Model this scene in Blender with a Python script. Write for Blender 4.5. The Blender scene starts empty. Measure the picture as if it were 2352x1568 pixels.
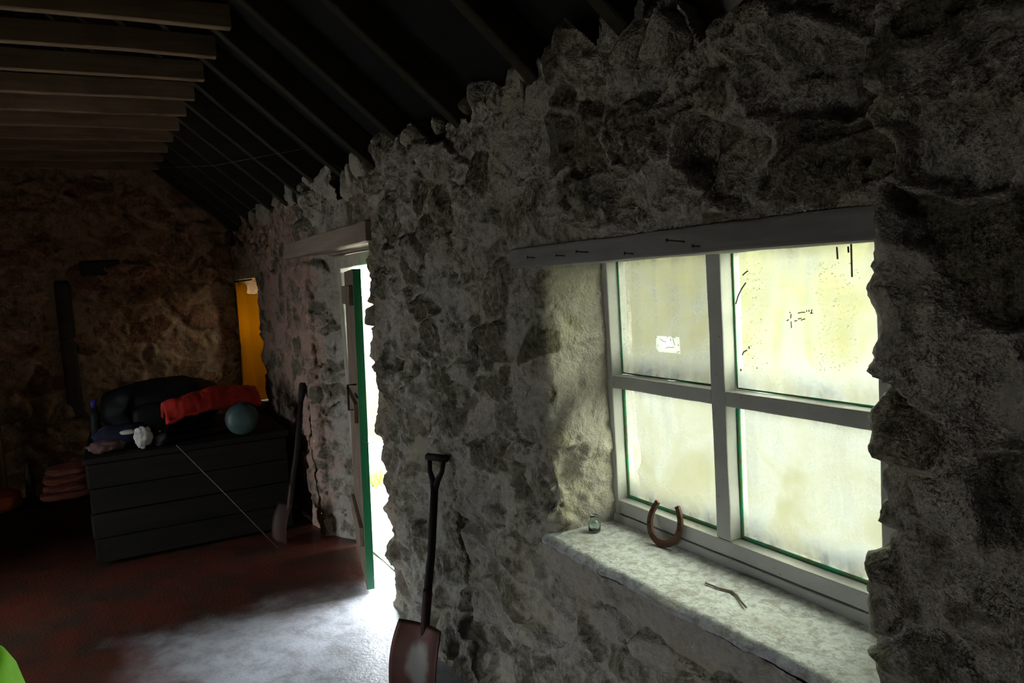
import bpy, bmesh, math, random
import numpy as np
from mathutils import Vector, Matrix

# ------------------------------------------------------------------ camera
S = bpy.context.scene
F_PX, CX, CY = 1760.0, 1176.0, 784.0
YAW, PIT, ROL = (math.radians(a) for a in (61.55, -4.92, -3.62))
CAM = np.array([0.0, -1.26, 1.71])


def _axes():
    cy, sy = math.cos(YAW), math.sin(YAW)
    f = np.array([-sy * math.cos(PIT), cy * math.cos(PIT), math.sin(PIT)])
    r = np.array([cy, sy, 0.0])
    u = np.cross(r, f)
    r2 = r * math.cos(ROL) + u * math.sin(ROL)
    return np.array([r2, np.cross(r2, f), -f]).T


MC = _axes()
cam_d = bpy.data.cameras.new('camera')
cam_d.sensor_width = 36.0
cam_d.sensor_fit = 'HORIZONTAL'
cam_d.lens = F_PX / 2352.0 * 36.0
cam_d.clip_start = 0.02
cam = bpy.data.objects.new('camera', cam_d)
S.collection.objects.link(cam)
_m = Matrix([list(MC[i]) + [CAM[i]] for i in range(3)] + [[0, 0, 0, 1]])
cam.matrix_world = _m
S.camera = cam


def _ray(px, py):
    return MC @ np.array([(px - CX) / F_PX, -(py - CY) / F_PX, -1.0])


def onY(px, py, y=0.0):
    d = _ray(px, py); return CAM + d * ((y - CAM[1]) / d[1])


def onX(px, py, x):
    d = _ray(px, py); return CAM + d * ((x - CAM[0]) / d[0])


def onZ(px, py, z=0.0):
    d = _ray(px, py); return CAM + d * ((z - CAM[2]) / d[2])


# ------------------------------------------------------------------ world, lights, exposure
wd = bpy.data.worlds.new('overcast_sky')
S.world = wd
wd.use_nodes = True
bgn = wd.node_tree.nodes['Background']
bgn.inputs['Color'].default_value = (0.88, 0.945, 1.0, 1)
bgn.inputs['Strength'].default_value = 26.0
S.view_settings.view_transform = 'Standard'
S.view_settings.look = 'None'
S.view_settings.exposure = 0.35
S.view_settings.gamma = 1.0
S.view_settings.use_curve_mapping = False
S.cycles.max_bounces = 8
S.cycles.diffuse_bounces = 4
S.cycles.transparent_max_bounces = 12
S.cycles.sample_clamp_indirect = 6.0
S.cycles.use_denoising = True
S.cycles.use_adaptive_sampling = True
S.cycles.adaptive_threshold = 0.05
S.cycles.adaptive_min_samples = 16
S.cycles.caustics_reflective = False
S.cycles.caustics_refractive = False


def portal(loc, rot, sx, sy):
    l = bpy.data.lights.new('window_daylight_guide', 'AREA')
    l.shape = 'RECTANGLE'; l.size = sx; l.size_y = sy
    l.cycles.is_portal = True
    o = bpy.data.objects.new('window_daylight_guide', l)
    o.location = loc; o.rotation_euler = rot
    S.collection.objects.link(o)


R90 = math.pi / 2
portal((-1.52, 0.46, 1.3), (-R90, 0, 0), 1.3, 1.05)      # sky light sampling through window 1
portal((-4.4, 0.46, 1.0), (-R90, 0, 0), 1.15, 2.0)       # the doorway
portal((-7.3, 0.46, 1.3), (-R90, 0, 0), 1.0, 1.2)        # window 2
# openings added in the unseen opposite wall to light the stone wall
OW = (-4.78, -4.43, 0.0, 1.75)                            # x0,x1,z0,z1: tall added opening
portal(((OW[0] + OW[1]) / 2, -4.05, (OW[2] + OW[3]) / 2), (R90, 0, 0), OW[1] - OW[0] + .1, OW[3] - OW[2] + .1)

OWB = (-1.68, -1.29, 0.0, 1.0)                           # low added opening, lighting the stones from below
portal(((OWB[0] + OWB[1]) / 2, -4.05, (OWB[2] + OWB[3]) / 2), (R90, 0, 0), OWB[1] - OWB[0] + .1, OWB[3] - OWB[2] + .1)

# ------------------------------------------------------------------ numpy noise
_G = np.array([[1, 1, 0], [-1, 1, 0], [1, -1, 0], [-1, -1, 0], [1, 0, 1], [-1, 0, 1], [1, 0, -1], [-1, 0, -1],
               [0, 1, 1], [0, -1, 1], [0, 1, -1], [0, -1, -1], [1, 1, 0], [-1, 1, 0], [0, -1, 1], [0, -1, -1]], np.float32)


def _hash(ix, iy, iz, seed):
    h = (ix.astype(np.uint32) * np.uint32(374761393) + iy.astype(np.uint32) * np.uint32(668265263)
         + iz.astype(np.uint32) * np.uint32(2147483647) + np.uint32(seed * 974711))
    h = (h ^ (h >> np.uint32(13))) * np.uint32(1274126177)
    return (h ^ (h >> np.uint32(16))) & np.uint32(15)


def perlin(p, seed=0):
    p = np.asarray(p, np.float32)
    fl = np.floor(p); i = fl.astype(np.int64) & 0xffff; f = p - fl
    u = f * f * f * (f * (f * 6 - 15) + 10)
    out = 0
    for dx in (0, 1):
        wx = u[:, 0] if dx else 1 - u[:, 0]
        for dy in (0, 1):
            wy = u[:, 1] if dy else 1 - u[:, 1]
            for dz in (0, 1):
                wz = u[:, 2] if dz else 1 - u[:, 2]
                g = _G[_hash(i[:, 0] + dx, i[:, 1] + dy, i[:, 2] + dz, seed)]
                out = out + wx * wy * wz * (g[:, 0] * (f[:, 0] - dx) + g[:, 1] * (f[:, 1] - dy) + g[:, 2] * (f[:, 2] - dz))
    return out


def fbm(p, sc, octv, seed=0, gain=.5):
    a, s, t = 1.0, 0, 0
    p = np.asarray(p, np.float32) * sc
    for k in range(octv):
        s = s + a * perlin(p * (2.03 ** k) + 17.3 * k, seed + k); t += a; a *= gain
    return s / t


def ridged(p, sc, octv, seed=0):
    a, s, t = 1.0, 0, 0
    p = np.asarray(p, np.float32) * sc
    for k in range(octv):
        s = s + a * (1 - 2 * np.abs(perlin(p * (2.1 ** k) + 9.1 * k, seed + k))); t += a; a *= .5
    return s / t


def sstep(a, b, x):
    t = np.clip((x - a) / (b - a), 0, 1); return t * t * (3 - 2 * t)


# ------------------------------------------------------------------ material helpers
class MT:
    def __init__(s, name, rough=.8, metal=0.0, spec=.3):
        s.m = bpy.data.materials.new(name); s.m.use_nodes = True
        s.t = s.m.node_tree; s.b = s.t.nodes['Principled BSDF']
        s.b.inputs['Roughness'].default_value = rough
        s.b.inputs['Metallic'].default_value = metal
        s.b.inputs['Specular IOR Level'].default_value = spec
        s.co = s.t.nodes.new('ShaderNodeTexCoord').outputs['Object']

    def put(s, inp, v):
        if isinstance(v, bpy.types.NodeSocket): s.t.links.new(v, inp)
        elif isinstance(v, (tuple, list)) and len(v) == 3 and inp.type == 'RGBA': inp.default_value = (*v, 1)
        else: inp.default_value = v

    def noise(s, scale, detail=5, rough=.55, dist=0.0, vec=None, stretch=None):
        if stretch:
            mp = s.t.nodes.new('ShaderNodeMapping'); s.put(mp.inputs['Vector'], vec or s.co)
            mp.inputs['Scale'].default_value = stretch; vec = mp.outputs[0]
        n = s.t.nodes.new('ShaderNodeTexNoise'); s.put(n.inputs['Vector'], vec or s.co)
        n.inputs['Scale'].default_value = scale; n.inputs['Detail'].default_value = detail
        n.inputs['Roughness'].default_value = rough; n.inputs['Distortion'].default_value = dist
        return n.outputs['Fac']

    def voro(s, scale, feat='F1', vec=None):
        n = s.t.nodes.new('ShaderNodeTexVoronoi'); n.feature = feat; s.put(n.inputs['Vector'], vec or s.co)
        n.inputs['Scale'].default_value = scale; return n.outputs['Distance']

    def ramp(s, v, stops):
        n = s.t.nodes.new('ShaderNodeValToRGB'); s.put(n.inputs[0], v); e = n.color_ramp.elements
        while len(e) < len(stops): e.new(.5)
        for k, (p, c) in enumerate(stops):
            e[k].position = p; e[k].color = (*c, 1) if isinstance(c, (tuple, list)) else (c, c, c, 1)
        return n.outputs[0]

    def mix(s, f, a, b, mode='MIX'):
        n = s.t.nodes.new('ShaderNodeMix'); n.data_type = 'RGBA'; n.blend_type = mode
        s.put(n.inputs[0], f); s.put(n.inputs[6], a); s.put(n.inputs[7], b); return n.outputs[2]

    def math(s, op, a, b=0.0, clamp=False):
        n = s.t.nodes.new('ShaderNodeMath'); n.operation = op; n.use_clamp = clamp
        s.put(n.inputs[0], a); s.put(n.inputs[1], b); return n.outputs[0]

    def attr(s, name):
        n = s.t.nodes.new('ShaderNodeAttribute'); n.attribute_name = name; return n.outputs['Fac']

    def xyz(s, k):
        n = s.t.nodes.new('ShaderNodeSeparateXYZ'); s.put(n.inputs[0], s.co); return n.outputs[k]

    def mapr(s, v, a, b, c=0.0, d=1.0):
        n = s.t.nodes.new('ShaderNodeMapRange'); n.interpolation_type = 'SMOOTHSTEP'; s.put(n.inputs[0], v)
        for k, q in enumerate((a, b, c, d)): n.inputs[k + 1].default_value = q
        return n.outputs[0]

    def bump(s, h, strength=.5, dist=.01, prev=None):
        n = s.t.nodes.new('ShaderNodeBump'); n.inputs['Strength'].default_value = strength
        n.inputs['Distance'].default_value = dist; s.put(n.inputs['Height'], h)
        if prev is not None: s.put(n.inputs['Normal'], prev)
        s.t.links.new(n.outputs[0], s.b.inputs['Normal']); return n.outputs[0]

    def col(s, v): s.put(s.b.inputs['Base Color'], v); return s


def simple(name, c1, c2=None, scale=12, rough=.75, metal=0.0, bump=.2, bd=.004, stretch=None, spec=.3):
    k = MT(name, rough, metal, spec)
    c2 = c2 or tuple(x * .7 for x in c1)
    n = k.noise(scale, 6, .6, stretch=stretch)
    k.col(k.mix(k.mapr(n, .3, .7), c1, c2))
    if bump: k.bump(k.noise(scale * 3, 5, .6, stretch=stretch), bump, bd)
    return k.m


MAT = {}


def mk_rubble(name, lime, dark, dark2, far=None):
    k = MT(name, .92, 0, .15)
    tone = k.attr('tone')
    n1 = k.noise(2.6, 5, .6)
    n2 = k.noise(11, 6, .68, .4)
    n3 = k.noise(45, 4, .65)
    w = k.math('ADD', k.math('MULTIPLY', n2, .95), k.math('MULTIPLY', n1, .45))
    w = k.math('ADD', w, k.math('MULTIPLY', tone, .42))
    w = k.math('ADD', w, k.math('MULTIPLY', n3, .25))
    wash = k.mapr(w, .84, 1.18)
    stone = k.mix(k.mapr(k.noise(5, 3), .4, .62), dark, dark2)
    stone = k.mix(k.mapr(n3, .35, .7), stone, tuple(c * 1.7 for c in dark))
    lm = k.mix(k.mapr(n3, .3, .72), tuple(c * .78 for c in lime), lime)
    lm = k.mix(k.mapr(k.noise(3.7, 4), .45, .7, 0, .55), lm, (lime[0] * .86, lime[1] * .84, lime[2] * .62))
    if far:
        fx = k.math('ADD', k.xyz(0), k.math('MULTIPLY', k.math('SUBTRACT', n1, .5), .5))
        lm = k.mix(k.mapr(fx, -5.25, -5.05, 1.0, 0), lm, far)  # pink tint puts red bounce light into the far limewash
        bw = k.math('MULTIPLY', k.mapr(fx, -3.72, -3.55, .55, 0), k.mapr(fx, -4.3, -4.1, 0, 1))
        lm = k.mix(bw, lm, (.34, .25, .17))
    k.col(k.mix(wash, stone, lm))
    h = k.math('ADD', k.math('MULTIPLY', n2, 1.0), k.math('MULTIPLY', n3, .55))
    h = k.math('ADD', h, k.math('MULTIPLY', k.noise(130, 2, .6), .25))
    k.bump(h, .8, .024)
    return k.m


MAT['rubble'] = mk_rubble('limewashed_rubble', (.52, .485, .43), (.13, .115, .085), (.12, .12, .075), (.52, .35, .28))
MAT['gable'] = mk_rubble('bare_brown_rubble', (.62, .43, .31), (.30, .145, .10), (.22, .175, .10))


def mk_wood(name, c1, c2, ax=0, rough=.7, bump=.35):
    k = MT(name, rough, 0, .25)
    st = [18.0, 18.0, 18.0]; st[ax] = 1.2
    n = k.noise(1.6, 7, .62, .6, stretch=st)
    c = k.mix(k.mapr(n, .33, .68), c1, c2)
    c = k.mix(k.mapr(k.noise(4, 4), .5, .75, 0, .5), c, tuple(x * .55 for x in c2))
    k.col(c); k.bump(n, bump, .004); return k.m


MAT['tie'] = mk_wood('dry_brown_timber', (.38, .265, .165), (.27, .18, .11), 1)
MAT['rafter'] = mk_wood('shade_darkened_timber', (.055, .045, .025), (.035, .03, .018), 1)  # brown taken down to put the unlit slope's shade into the colour
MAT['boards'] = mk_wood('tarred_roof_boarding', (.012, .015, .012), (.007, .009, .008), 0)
MAT['chest'] = mk_wood('dark_stained_wood', (.018, .015, .012), (.009, .008, .007), 1)
MAT['shaft'] = mk_wood('black_worn_handle', (.035, .03, .028), (.02, .018, .018), 2)
MAT['lintel'] = mk_wood('grey_painted_lintel', (.34, .33, .32), (.26, .25, .24), 0, .8, .2)
MAT['doorlintel'] = mk_wood('pinkish_painted_lintel', (.42, .34, .28), (.34, .27, .21), 0, .8, .2)
MAT['post'] = mk_wood('brown_post', (.34, .22, .16), (.22, .14, .10), 2)

k = MT('white_window_paint', .5, 0, .4)
ch = k.noise(38, 7, .7)
k.col(k.mix(k.mapr(ch, .62, .7), k.mix(k.mapr(k.noise(6, 4), .35, .75), (.52, .52, .505), (.42, .42, .40)), (.33, .27, .2)))
k.bump(k.noise(55, 5, .6), .25, .003); MAT['paint'] = k.m

k = MT('green_gloss_door_paint', .35, 0, .5)
k.col(k.mix(k.mapr(k.noise(22, 6, .7), .68, .72), k.mix(k.noise(3, 3), (.006, .16, .06), (.004, .11, .045)), (.45, .45, .4)))
k.bump(k.noise(30, 5), .15, .003); MAT['green'] = k.m
MAT['doorin'] = simple('faded_brown_door_back', (.30, .23, .17), (.20, .14, .10), 9, .8)
MAT['doorframe'] = simple('pale_door_frame', (.55, .52, .42), (.40, .37, .28), 9, .8)
MAT['putty'] = simple('old_green_putty', (.02, .38, .20), (.16, .17, .08), 25, .7)

k = MT('worn_cement_sill', .55, 0, .4)
n = k.noise(38, 9, .75, .3)
c = k.mix(k.mapr(n, .42, .62), (.74, .77, .81), (.42, .41, .40))
c = k.mix(k.mapr(k.noise(5, 6), .5, .72, 0, .6), c, (.34, .29, .24))
k.col(c); k.bump(k.math('ADD', n, k.noise(110, 4)), .6, .006); MAT['sill'] = k.m

k = MT('damp_concrete_floor', .42, 0, .5)
n = k.noise(9, 9, .7, .3)
c = k.mix(k.mapr(n, .4, .66), (.48, .50, .53), (.30, .30, .31))
red_shade = k.mapr(k.math('ADD', k.xyz(0), k.math('MULTIPLY', k.math('SUBTRACT', k.noise(1.6, 6, .65), .5), 1.1)), -4.4, -3.95, 1, 0)  # dark red zone drawn up to the door's shadow edge, shade in the colour
red_shade_y = k.mapr(k.math('ADD', k.xyz(1), k.math('MULTIPLY', k.math('SUBTRACT', k.noise(1.7, 6, .65), .5), 1.0)), -1.4, -.9, 1, 0)
red_shade = k.math('MAXIMUM', red_shade, red_shade_y)
c = k.mix(red_shade, c, k.mix(k.mapr(k.noise(3.1, 6), .35, .7), (.13, .03, .018), (.055, .034, .022)))
c = k.mix(k.mapr(k.noise(70, 4, .7), .66, .72, 0, .6), c, (.08, .08, .08))
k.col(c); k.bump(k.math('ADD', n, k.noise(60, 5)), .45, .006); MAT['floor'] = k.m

k = MT('pale_yard_concrete', .9)
k.col(k.mix(k.mapr(k.noise(3, 7, .7), .4, .65), (.36, .355, .33), (.28, .275, .25))); MAT['yard'] = k.m
k = MT('pale_gravel', .95)
k.col(k.mix(k.mapr(k.noise(6, 6, .7), .35, .65), (.50, .49, .46), (.40, .39, .36))); MAT['backyard'] = k.m
k = MT('meadow_grass', .95, 0, .1)
n = k.noise(.35, 8, .65); n2 = k.noise(1.6, 6, .7)
c = k.mix(k.mapr(n, .4, .62), (.024, .022, .0025), (.031, .026, .006))
c = k.mix(k.mapr(n2, .5, .7, 0, .6), c, (.0135, .0155, .0025))
gy_ = k.math('ADD', k.xyz(1), k.math('MULTIPLY', k.math('SUBTRACT', k.noise(.8, 5), .5), 2.5))
gr = k.math('MULTIPLY', k.mapr(gy_, 2.6, 5.2), k.mapr(gy_, 7.2, 10.5, 1, 0))
c = k.mix(gr, c, k.mix(k.noise(5, 5), (.046, .046, .042), (.032, .032, .027)))
c = k.mix(k.mapr(gy_, 1.2, 3.6, .55, 0), c, (.024, .028, .020))
k.col(c); MAT['grass'] = k.m


def mk_glass(name, seed, base, zb, q):
    k = MT(name, .2)
    t = k.t; out = t.nodes['Material Output']; t.nodes.remove(k.b)
    mp = t.nodes.new('ShaderNodeMapping'); t.links.new(k.co, mp.inputs[0]); mp.inputs['Location'].default_value = (seed * 3.7, 0, seed)
    v = mp.outputs[0]
    smear = k.noise(5, 6, .6, .8, v)
    streak = k.noise(3, 6, .65, 0, v, (9, 9, 1.2))
    fine = k.noise(120, 3, .6, 0, v)
    f = k.math('ADD', k.math('MULTIPLY', k.mapr(smear, .3, .72), .30), k.math('MULTIPLY', k.mapr(streak, .35, .7), .2))
    f = k.math('ADD', f, k.math('MULTIPLY', k.mapr(fine, .45, .7), .12))
    f = k.math('ADD', f, k.math('MULTIPLY', k.mapr(k.math('ADD', k.xyz(2), k.math('MULTIPLY', streak, .10)), zb + .05, zb + .17, .5, 0), 1.0))
    f = k.math('ADD', f, base, True)
    tr = t.nodes.new('ShaderNodeBsdfTransparent'); tr.inputs[0].default_value = (.86 * q, .87 * q, .73 * q, 1)
    tl = t.nodes.new('ShaderNodeBsdfTranslucent'); k.put(tl.inputs[0], k.mix(k.mapr(smear, .35, .65), (.15 * q, .145 * q, .112 * q), (.19 * q, .195 * q, .18 * q)))
    df = t.nodes.new('ShaderNodeBsdfDiffuse'); df.inputs[0].default_value = (.55, .56, .5, 1)
    m0 = t.nodes.new('ShaderNodeMixShader'); m0.inputs[0].default_value = .18
    t.links.new(tl.outputs[0], m0.inputs[1]); t.links.new(df.outputs[0], m0.inputs[2])
    m1 = t.nodes.new('ShaderNodeMixShader'); k.put(m1.inputs[0], f)
    t.links.new(tr.outputs[0], m1.inputs[1]); t.links.new(m0.outputs[0], m1.inputs[2])
    t.links.new(m1.outputs[0], out.inputs[0]); return k.m


MAT['glass'] = [mk_glass('dirty_window_glass_%d' % i, i, b, z_, q_) for i, (b, z_, q_) in enumerate(((.14, 1.36, .72), (.03, 1.36, .95), (.18, .94, .85), (.16, .94, .86)))]
k = MT('clear_bottle_glass', .08)
k.b.inputs['Transmission Weight'].default_value = .95; k.b.inputs['Base Color'].default_value = (.80, .92, .86, 1); MAT['jar'] = k.m

k = MT('thin_clear_plastic', .25)
k.b.inputs['Transmission Weight'].default_value = .5; k.b.inputs['Base Color'].default_value = (.16, .18, .2, 1); MAT['plastic'] = k.m
MAT['rust'] = simple('rusty_iron', (.17, .085, .05), (.09, .05, .035), 40, .75, .2, .5, .003)
MAT['nail'] = simple('nail_iron', (.10, .09, .08), (.05, .045, .04), 60, .5, .6, 0)
MAT['dark'] = simple('black_iron', (.03, .03, .03), (.02, .02, .02), 30, .5, .4, .1)
MAT['paper'] = simple('weathered_paper_label', (.78, .80, .80), (.60, .62, .62), 60, .8, 0, .1)
_t = MAT['paper'].node_tree; _tl = _t.nodes.new('ShaderNodeBsdfTranslucent'); _tl.inputs[0].default_value = (.9, .93, .93, 1)
_mx = _t.nodes.new('ShaderNodeMixShader'); _mx.inputs[0].default_value = .8
_t.links.new(_t.nodes['Principled BSDF'].outputs[0], _mx.inputs[1]); _t.links.new(_tl.outputs[0], _mx.inputs[2])
_t.links.new(_mx.outputs[0], _t.nodes['Material Output'].inputs[0])
MAT['ink'] = simple('dark_scratches', (.06, .055, .03), (.04, .04, .03), 30, .9, 0, 0)
MAT['twig'] = simple('grey_twine', (.30, .25, .20), (.20, .16, .12), 60, .9)

k = MT('yellow_curtain_cloth', .85, 0, .1)
k.col(k.mix(k.noise(7, 4), (.72, .40, .015), (.60, .31, .01)))
tl = k.t.nodes.new('ShaderNodeBsdfTranslucent'); tl.inputs[0].default_value = (.95, .56, .02, 1)
mx = k.t.nodes.new('ShaderNodeMixShader'); mx.inputs[0].default_value = .3
k.t.links.new(k.b.outputs[0], mx.inputs[1]); k.t.links.new(tl.outputs[0], mx.inputs[2])
k.t.links.new(mx.outputs[0], k.t.nodes['Material Output'].inputs[0]); MAT['yellow'] = k.m
MAT['red'] = simple('red_sleeping_bag_nylon', (.90, .07, .05), (.72, .045, .04), 8, .5, 0, .3, .01)
MAT['teal'] = simple('grey_green_nylon', (.08, .13, .12), (.05, .09, .085), 8, .4, 0, .3, .008)
MAT['black'] = simple('black_nylon', (.018, .02, .022), (.010, .012, .014), 9, .6, 0, .3, .01)
MAT['navy'] = simple('navy_cloth', (.03, .03, .075), (.02, .02, .04), 9, .8, 0, .3, .01)
MAT['white'] = simple('white_towel', (.80, .79, .74), (.66, .65, .6), 20, .9, 0, .5, .006)
MAT['pink'] = simple('pink_folded_blanket', (.72, .32, .28), (.58, .22, .19), 10, .9, 0, .3)
MAT['orange'] = simple('orange_red_cushion', (.55, .12, .05), (.42, .08, .04), 10, .9, 0, .3)
MAT['lime'] = simple('lime_hi_vis_fabric', (.30, .78, .02), (.24, .62, .02), 8, .7, 0, .3)
MAT['blue'] = simple('blue_plastic', (.05, .06, .5), (.04, .04, .4), 8, .4, 0, 0)
MAT['brown'] = simple('brown_striped_cloth', (.22, .13, .12), (.12, .07, .07), 30, .9, 0, .2)
MAT['bladered'] = simple('shovel_blade', (.06, .03, .022), (.04, .024, .018), 9, .55, .3, .2)
k = MT('shovel_blade_worn', .5, .4, .4)
rr = k.math('SQRT', k.math('ADD', k.math('POWER', k.xyz(0), 2), k.math('POWER', k.math('MULTIPLY', k.math('ADD', k.xyz(2), -.15), .75), 2)))
rr = k.math('ADD', rr, k.math('MULTIPLY', k.math('SUBTRACT', k.noise(18, 5), .5), .05))
k.col(k.mix(k.mapr(rr, .045, .08), (.22, .205, .185), k.mix(k.noise(9, 4), (.12, .025, .018), (.06, .036, .026)))); MAT['blade'] = k.m

# ------------------------------------------------------------------ object helpers
COL = S.collection


def link(name, me, mat=None, parent=None):
    o = bpy.data.objects.new(name, me)
    if mat is not None and me is not None and len(me.materials) == 0: me.materials.append(mat)
    COL.objects.link(o)
    if parent is not None: o.parent = parent
    return o


def tag(o, label=None, cat=None, group=None, kind=None):
    if label: o['label'] = label
    if cat: o['category'] = cat
    if group: o['group'] = group
    if kind: o['kind'] = kind
    return o


def empty(name, loc=(0, 0, 0), rz=0.0):
    o = bpy.data.objects.new(name, None); o.location = loc; o.rotation_euler = (0, 0, rz)
    o.empty_display_size = .1; COL.objects.link(o); return o


def mesh_np(name, V, Fq, smooth=True):
    V = np.asarray(V, np.float32).reshape(-1, 3); Fq = np.asarray(Fq, np.int32)
    n, w = Fq.shape
    me = bpy.data.meshes.new(name)
    me.vertices.add(len(V)); me.vertices.foreach_set('co', V.ravel())
    me.loops.add(n * w); me.loops.foreach_set('vertex_index', Fq.ravel())
    me.polygons.add(n); me.polygons.foreach_set('loop_start', np.arange(0, n * w, w, dtype=np.int32))
    me.polygons.foreach_set('loop_total', np.full(n, w, np.int32))
    if smooth: me.polygons.foreach_set('use_smooth', np.ones(n, bool))
    me.update(calc_edges=True); return me


def grid_faces(nr, nc, flip=False):
    a = np.arange(nr * nc).reshape(nr, nc)
    q = np.stack([a[:-1, :-1], a[:-1, 1:], a[1:, 1:], a[1:, :-1]], -1).reshape(-1, 4)
    return q[:, ::-1] if flip else q


def bm_mesh(name, bm, smooth=False):
    bmesh.ops.recalc_face_normals(bm, faces=bm.faces[:])
    me = bpy.data.meshes.new(name); bm.to_mesh(me); bm.free()
    if smooth:
        for p in me.polygons: p.use_smooth = True
    return me


def box_bm(p0, p1, bevel=.004, seg=2, bm=None):
    b2 = bmesh.new()
    bmesh.ops.create_cube(b2, size=1)
    p0, p1 = Vector(p0), Vector(p1)
    for v in b2.verts:
        v.co = Vector([(p0[i] + p1[i]) / 2 + v.co[i] * abs(p1[i] - p0[i]) for i in range(3)])
    if bevel: bmesh.ops.bevel(b2, geom=b2.edges[:], offset=bevel, segments=seg, affect='EDGES', profile=.6)
    if bm is None: return b2
    me = bpy.data.meshes.new('_t'); b2.to_mesh(me); b2.free(); bm.from_mesh(me); bpy.data.meshes.remove(me); return bm


def box(name, p0, p1, mat, parent=None, bevel=.004):
    return link(name, bm_mesh(name, box_bm(p0, p1, bevel)), mat, parent)


def rough_box(name, p0, p1, mat, parent=None, bevel=.006, amp=.004, cuts=10, seed=0, sc=6):
    bm = box_bm(p0, p1, bevel, 2)
    bmesh.ops.subdivide_edges(bm, edges=[e for e in bm.edges if e.calc_length() > .12], cuts=cuts, use_grid_fill=True)
    co = np.array([v.co[:] for v in bm.verts])
    d = np.stack([fbm(co, sc, 3, seed + k) for k in range(3)], 1) * amp * 2
    for v, q in zip(bm.verts, d): v.co += Vector(q)
    return link(name, bm_mesh(name, bm, False), mat, parent)


def tube_bm(pts, rad, n=10, bm=None, cap=True):
    bm = bm or bmesh.new()
    pts = [Vector(p) for p in pts]
    if not isinstance(rad, (list, tuple)): rad = [rad] * len(pts)
    rings = []; ref = None
    for i, p in enumerate(pts):
        t = (pts[min(i + 1, len(pts) - 1)] - pts[max(i - 1, 0)]).normalized()
        if ref is None: ref = Vector((0, 0, 1)) if abs(t.z) < .9 else Vector((1, 0, 0))
        a = t.cross(ref).normalized(); b = t.cross(a).normalized(); ref = -b if b.dot(ref) < 0 else b
        a = t.cross(ref).normalized(); b = t.cross(a).normalized()
        rings.append([bm.verts.new(p + (a * math.cos(2 * math.pi * j / n) + b * math.sin(2 * math.pi * j / n)) * rad[i]) for j in range(n)])
    for r0, r1 in zip(rings, rings[1:]):
        for j in range(n): bm.faces.new((r0[j], r0[(j + 1) % n], r1[(j + 1) % n], r1[j]))
    if cap: bm.faces.new(rings[0]); bm.faces.new(rings[-1][::-1])
    return bm


def tube(name, pts, rad, mat, parent=None, n=10):
    return link(name, bm_mesh(name, tube_bm(pts, rad, n), True), mat, parent)


def lathe(name, prof, mat, parent=None, n=28, loc=(0, 0, 0), rot=None):
    bm = bmesh.new(); rings = []
    for r, z in prof:
        rings.append([bm.verts.new((max(r, 1e-4) * math.cos(2 * math.pi * j / n), max(r, 1e-4) * math.sin(2 * math.pi * j / n), z)) for j in range(n)])
    for a, b in zip(rings, rings[1:]):
        for j in range(n): bm.faces.new((a[j], a[(j + 1) % n], b[(j + 1) % n], b[j]))
    bm.faces.new(rings[0]); bm.faces.new(rings[-1])
    o = link(name, bm_mesh(name, bm, True), mat, parent); o.location = loc
    if rot: o.rotation_euler = rot
    return o


def blob(name, c, r, mat, parent=None, amp=.15, sc=3.0, seed=0, sub=4, flat=None, power=1.0):
    bm = bmesh.new(); bmesh.ops.create_icosphere(bm, subdivisions=sub, radius=1)
    co = np.array([v.co[:] for v in bm.verts])
    if power != 1.0: co = np.sign(co) * np.abs(co) ** power
    d = 1 + amp * 2 * fbm(co + seed * 3.1, sc, 3, seed)
    co = co * d[:, None] * np.array(r)
    if flat is not None: co[:, 2] = np.maximum(co[:, 2], flat)
    for v, q in zip(bm.verts, co): v.co = Vector(q)
    o = link(name, bm_mesh(name, bm, True), mat, parent); o.location = c; return o


def sheet(name, fn, nu, nv, mat, parent=None, thick=.006):
    u, v = np.meshgrid(np.linspace(0, 1, nu), np.linspace(0, 1, nv))
    P = fn(u.ravel(), v.ravel())
    o = link(name, mesh_np(name, P, grid_faces(nv, nu)), mat, parent)
    md = o.modifiers.new('thickness', 'SOLIDIFY'); md.thickness = thick; md.offset = 0
    return o


# ------------------------------------------------------------------ masonry
def seeds_poisson(rng, gen, dens_r, n_try, an):
    """best-candidate style dart throwing, an = metric stretch per axis"""
    out = np.zeros((0, 3)); rad = np.zeros(0)
    C = gen(n_try); R = dens_r(C)
    lst, rl = [], []
    for c, r in zip(C, R):
        if lst:
            d = (np.array(lst[-4000:]) - c) * an
            if np.min((d * d).sum(1) - (np.minimum(np.array(rl[-4000:]), r)) ** 2) < 0: continue
        lst.append(c); rl.append(r)
    return np.array(lst), np.array(rl)


def cells(P, seeds, Am, wts):
    """F1, F2 and the id of the nearest stone for every point (local brute force)"""
    n = len(P); F1 = np.full(n, 9e9, np.float32); F2 = F1.copy(); I1 = np.zeros(n, np.int32)
    key = np.floor(P[:, [0, 1, 2]] / .35).astype(int)
    uk, inv = np.unique(key, axis=0, return_inverse=True); inv = inv.ravel()
    order = np.argsort(inv, kind='stable'); bounds = np.searchsorted(inv[order], np.arange(len(uk) + 1))
    for b in range(len(uk)):
        idx = order[bounds[b]:bounds[b + 1]]
        c = (uk[b] + .5) * .35
        near = np.argsort(((seeds - c) ** 2).sum(1))[:46]
        d = P[idx, None, :] - seeds[None, near, :]
        q = np.einsum('nsi,sij->nsj', d, Am[near])
        dist = np.sqrt((q * q).sum(2)) * wts[near]
        s = np.argpartition(dist, 1, axis=1)[:, :2]
        ds = np.take_along_axis(dist, s, 1)
        sw = ds[:, 0] > ds[:, 1]
        a = np.where(sw, 1, 0)
        F1[idx] = ds[np.arange(len(idx)), a]; F2[idx] = ds[np.arange(len(idx)), 1 - a]
        I1[idx] = near[s[np.arange(len(idx)), a]]
    return F1, F2, I1


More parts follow.
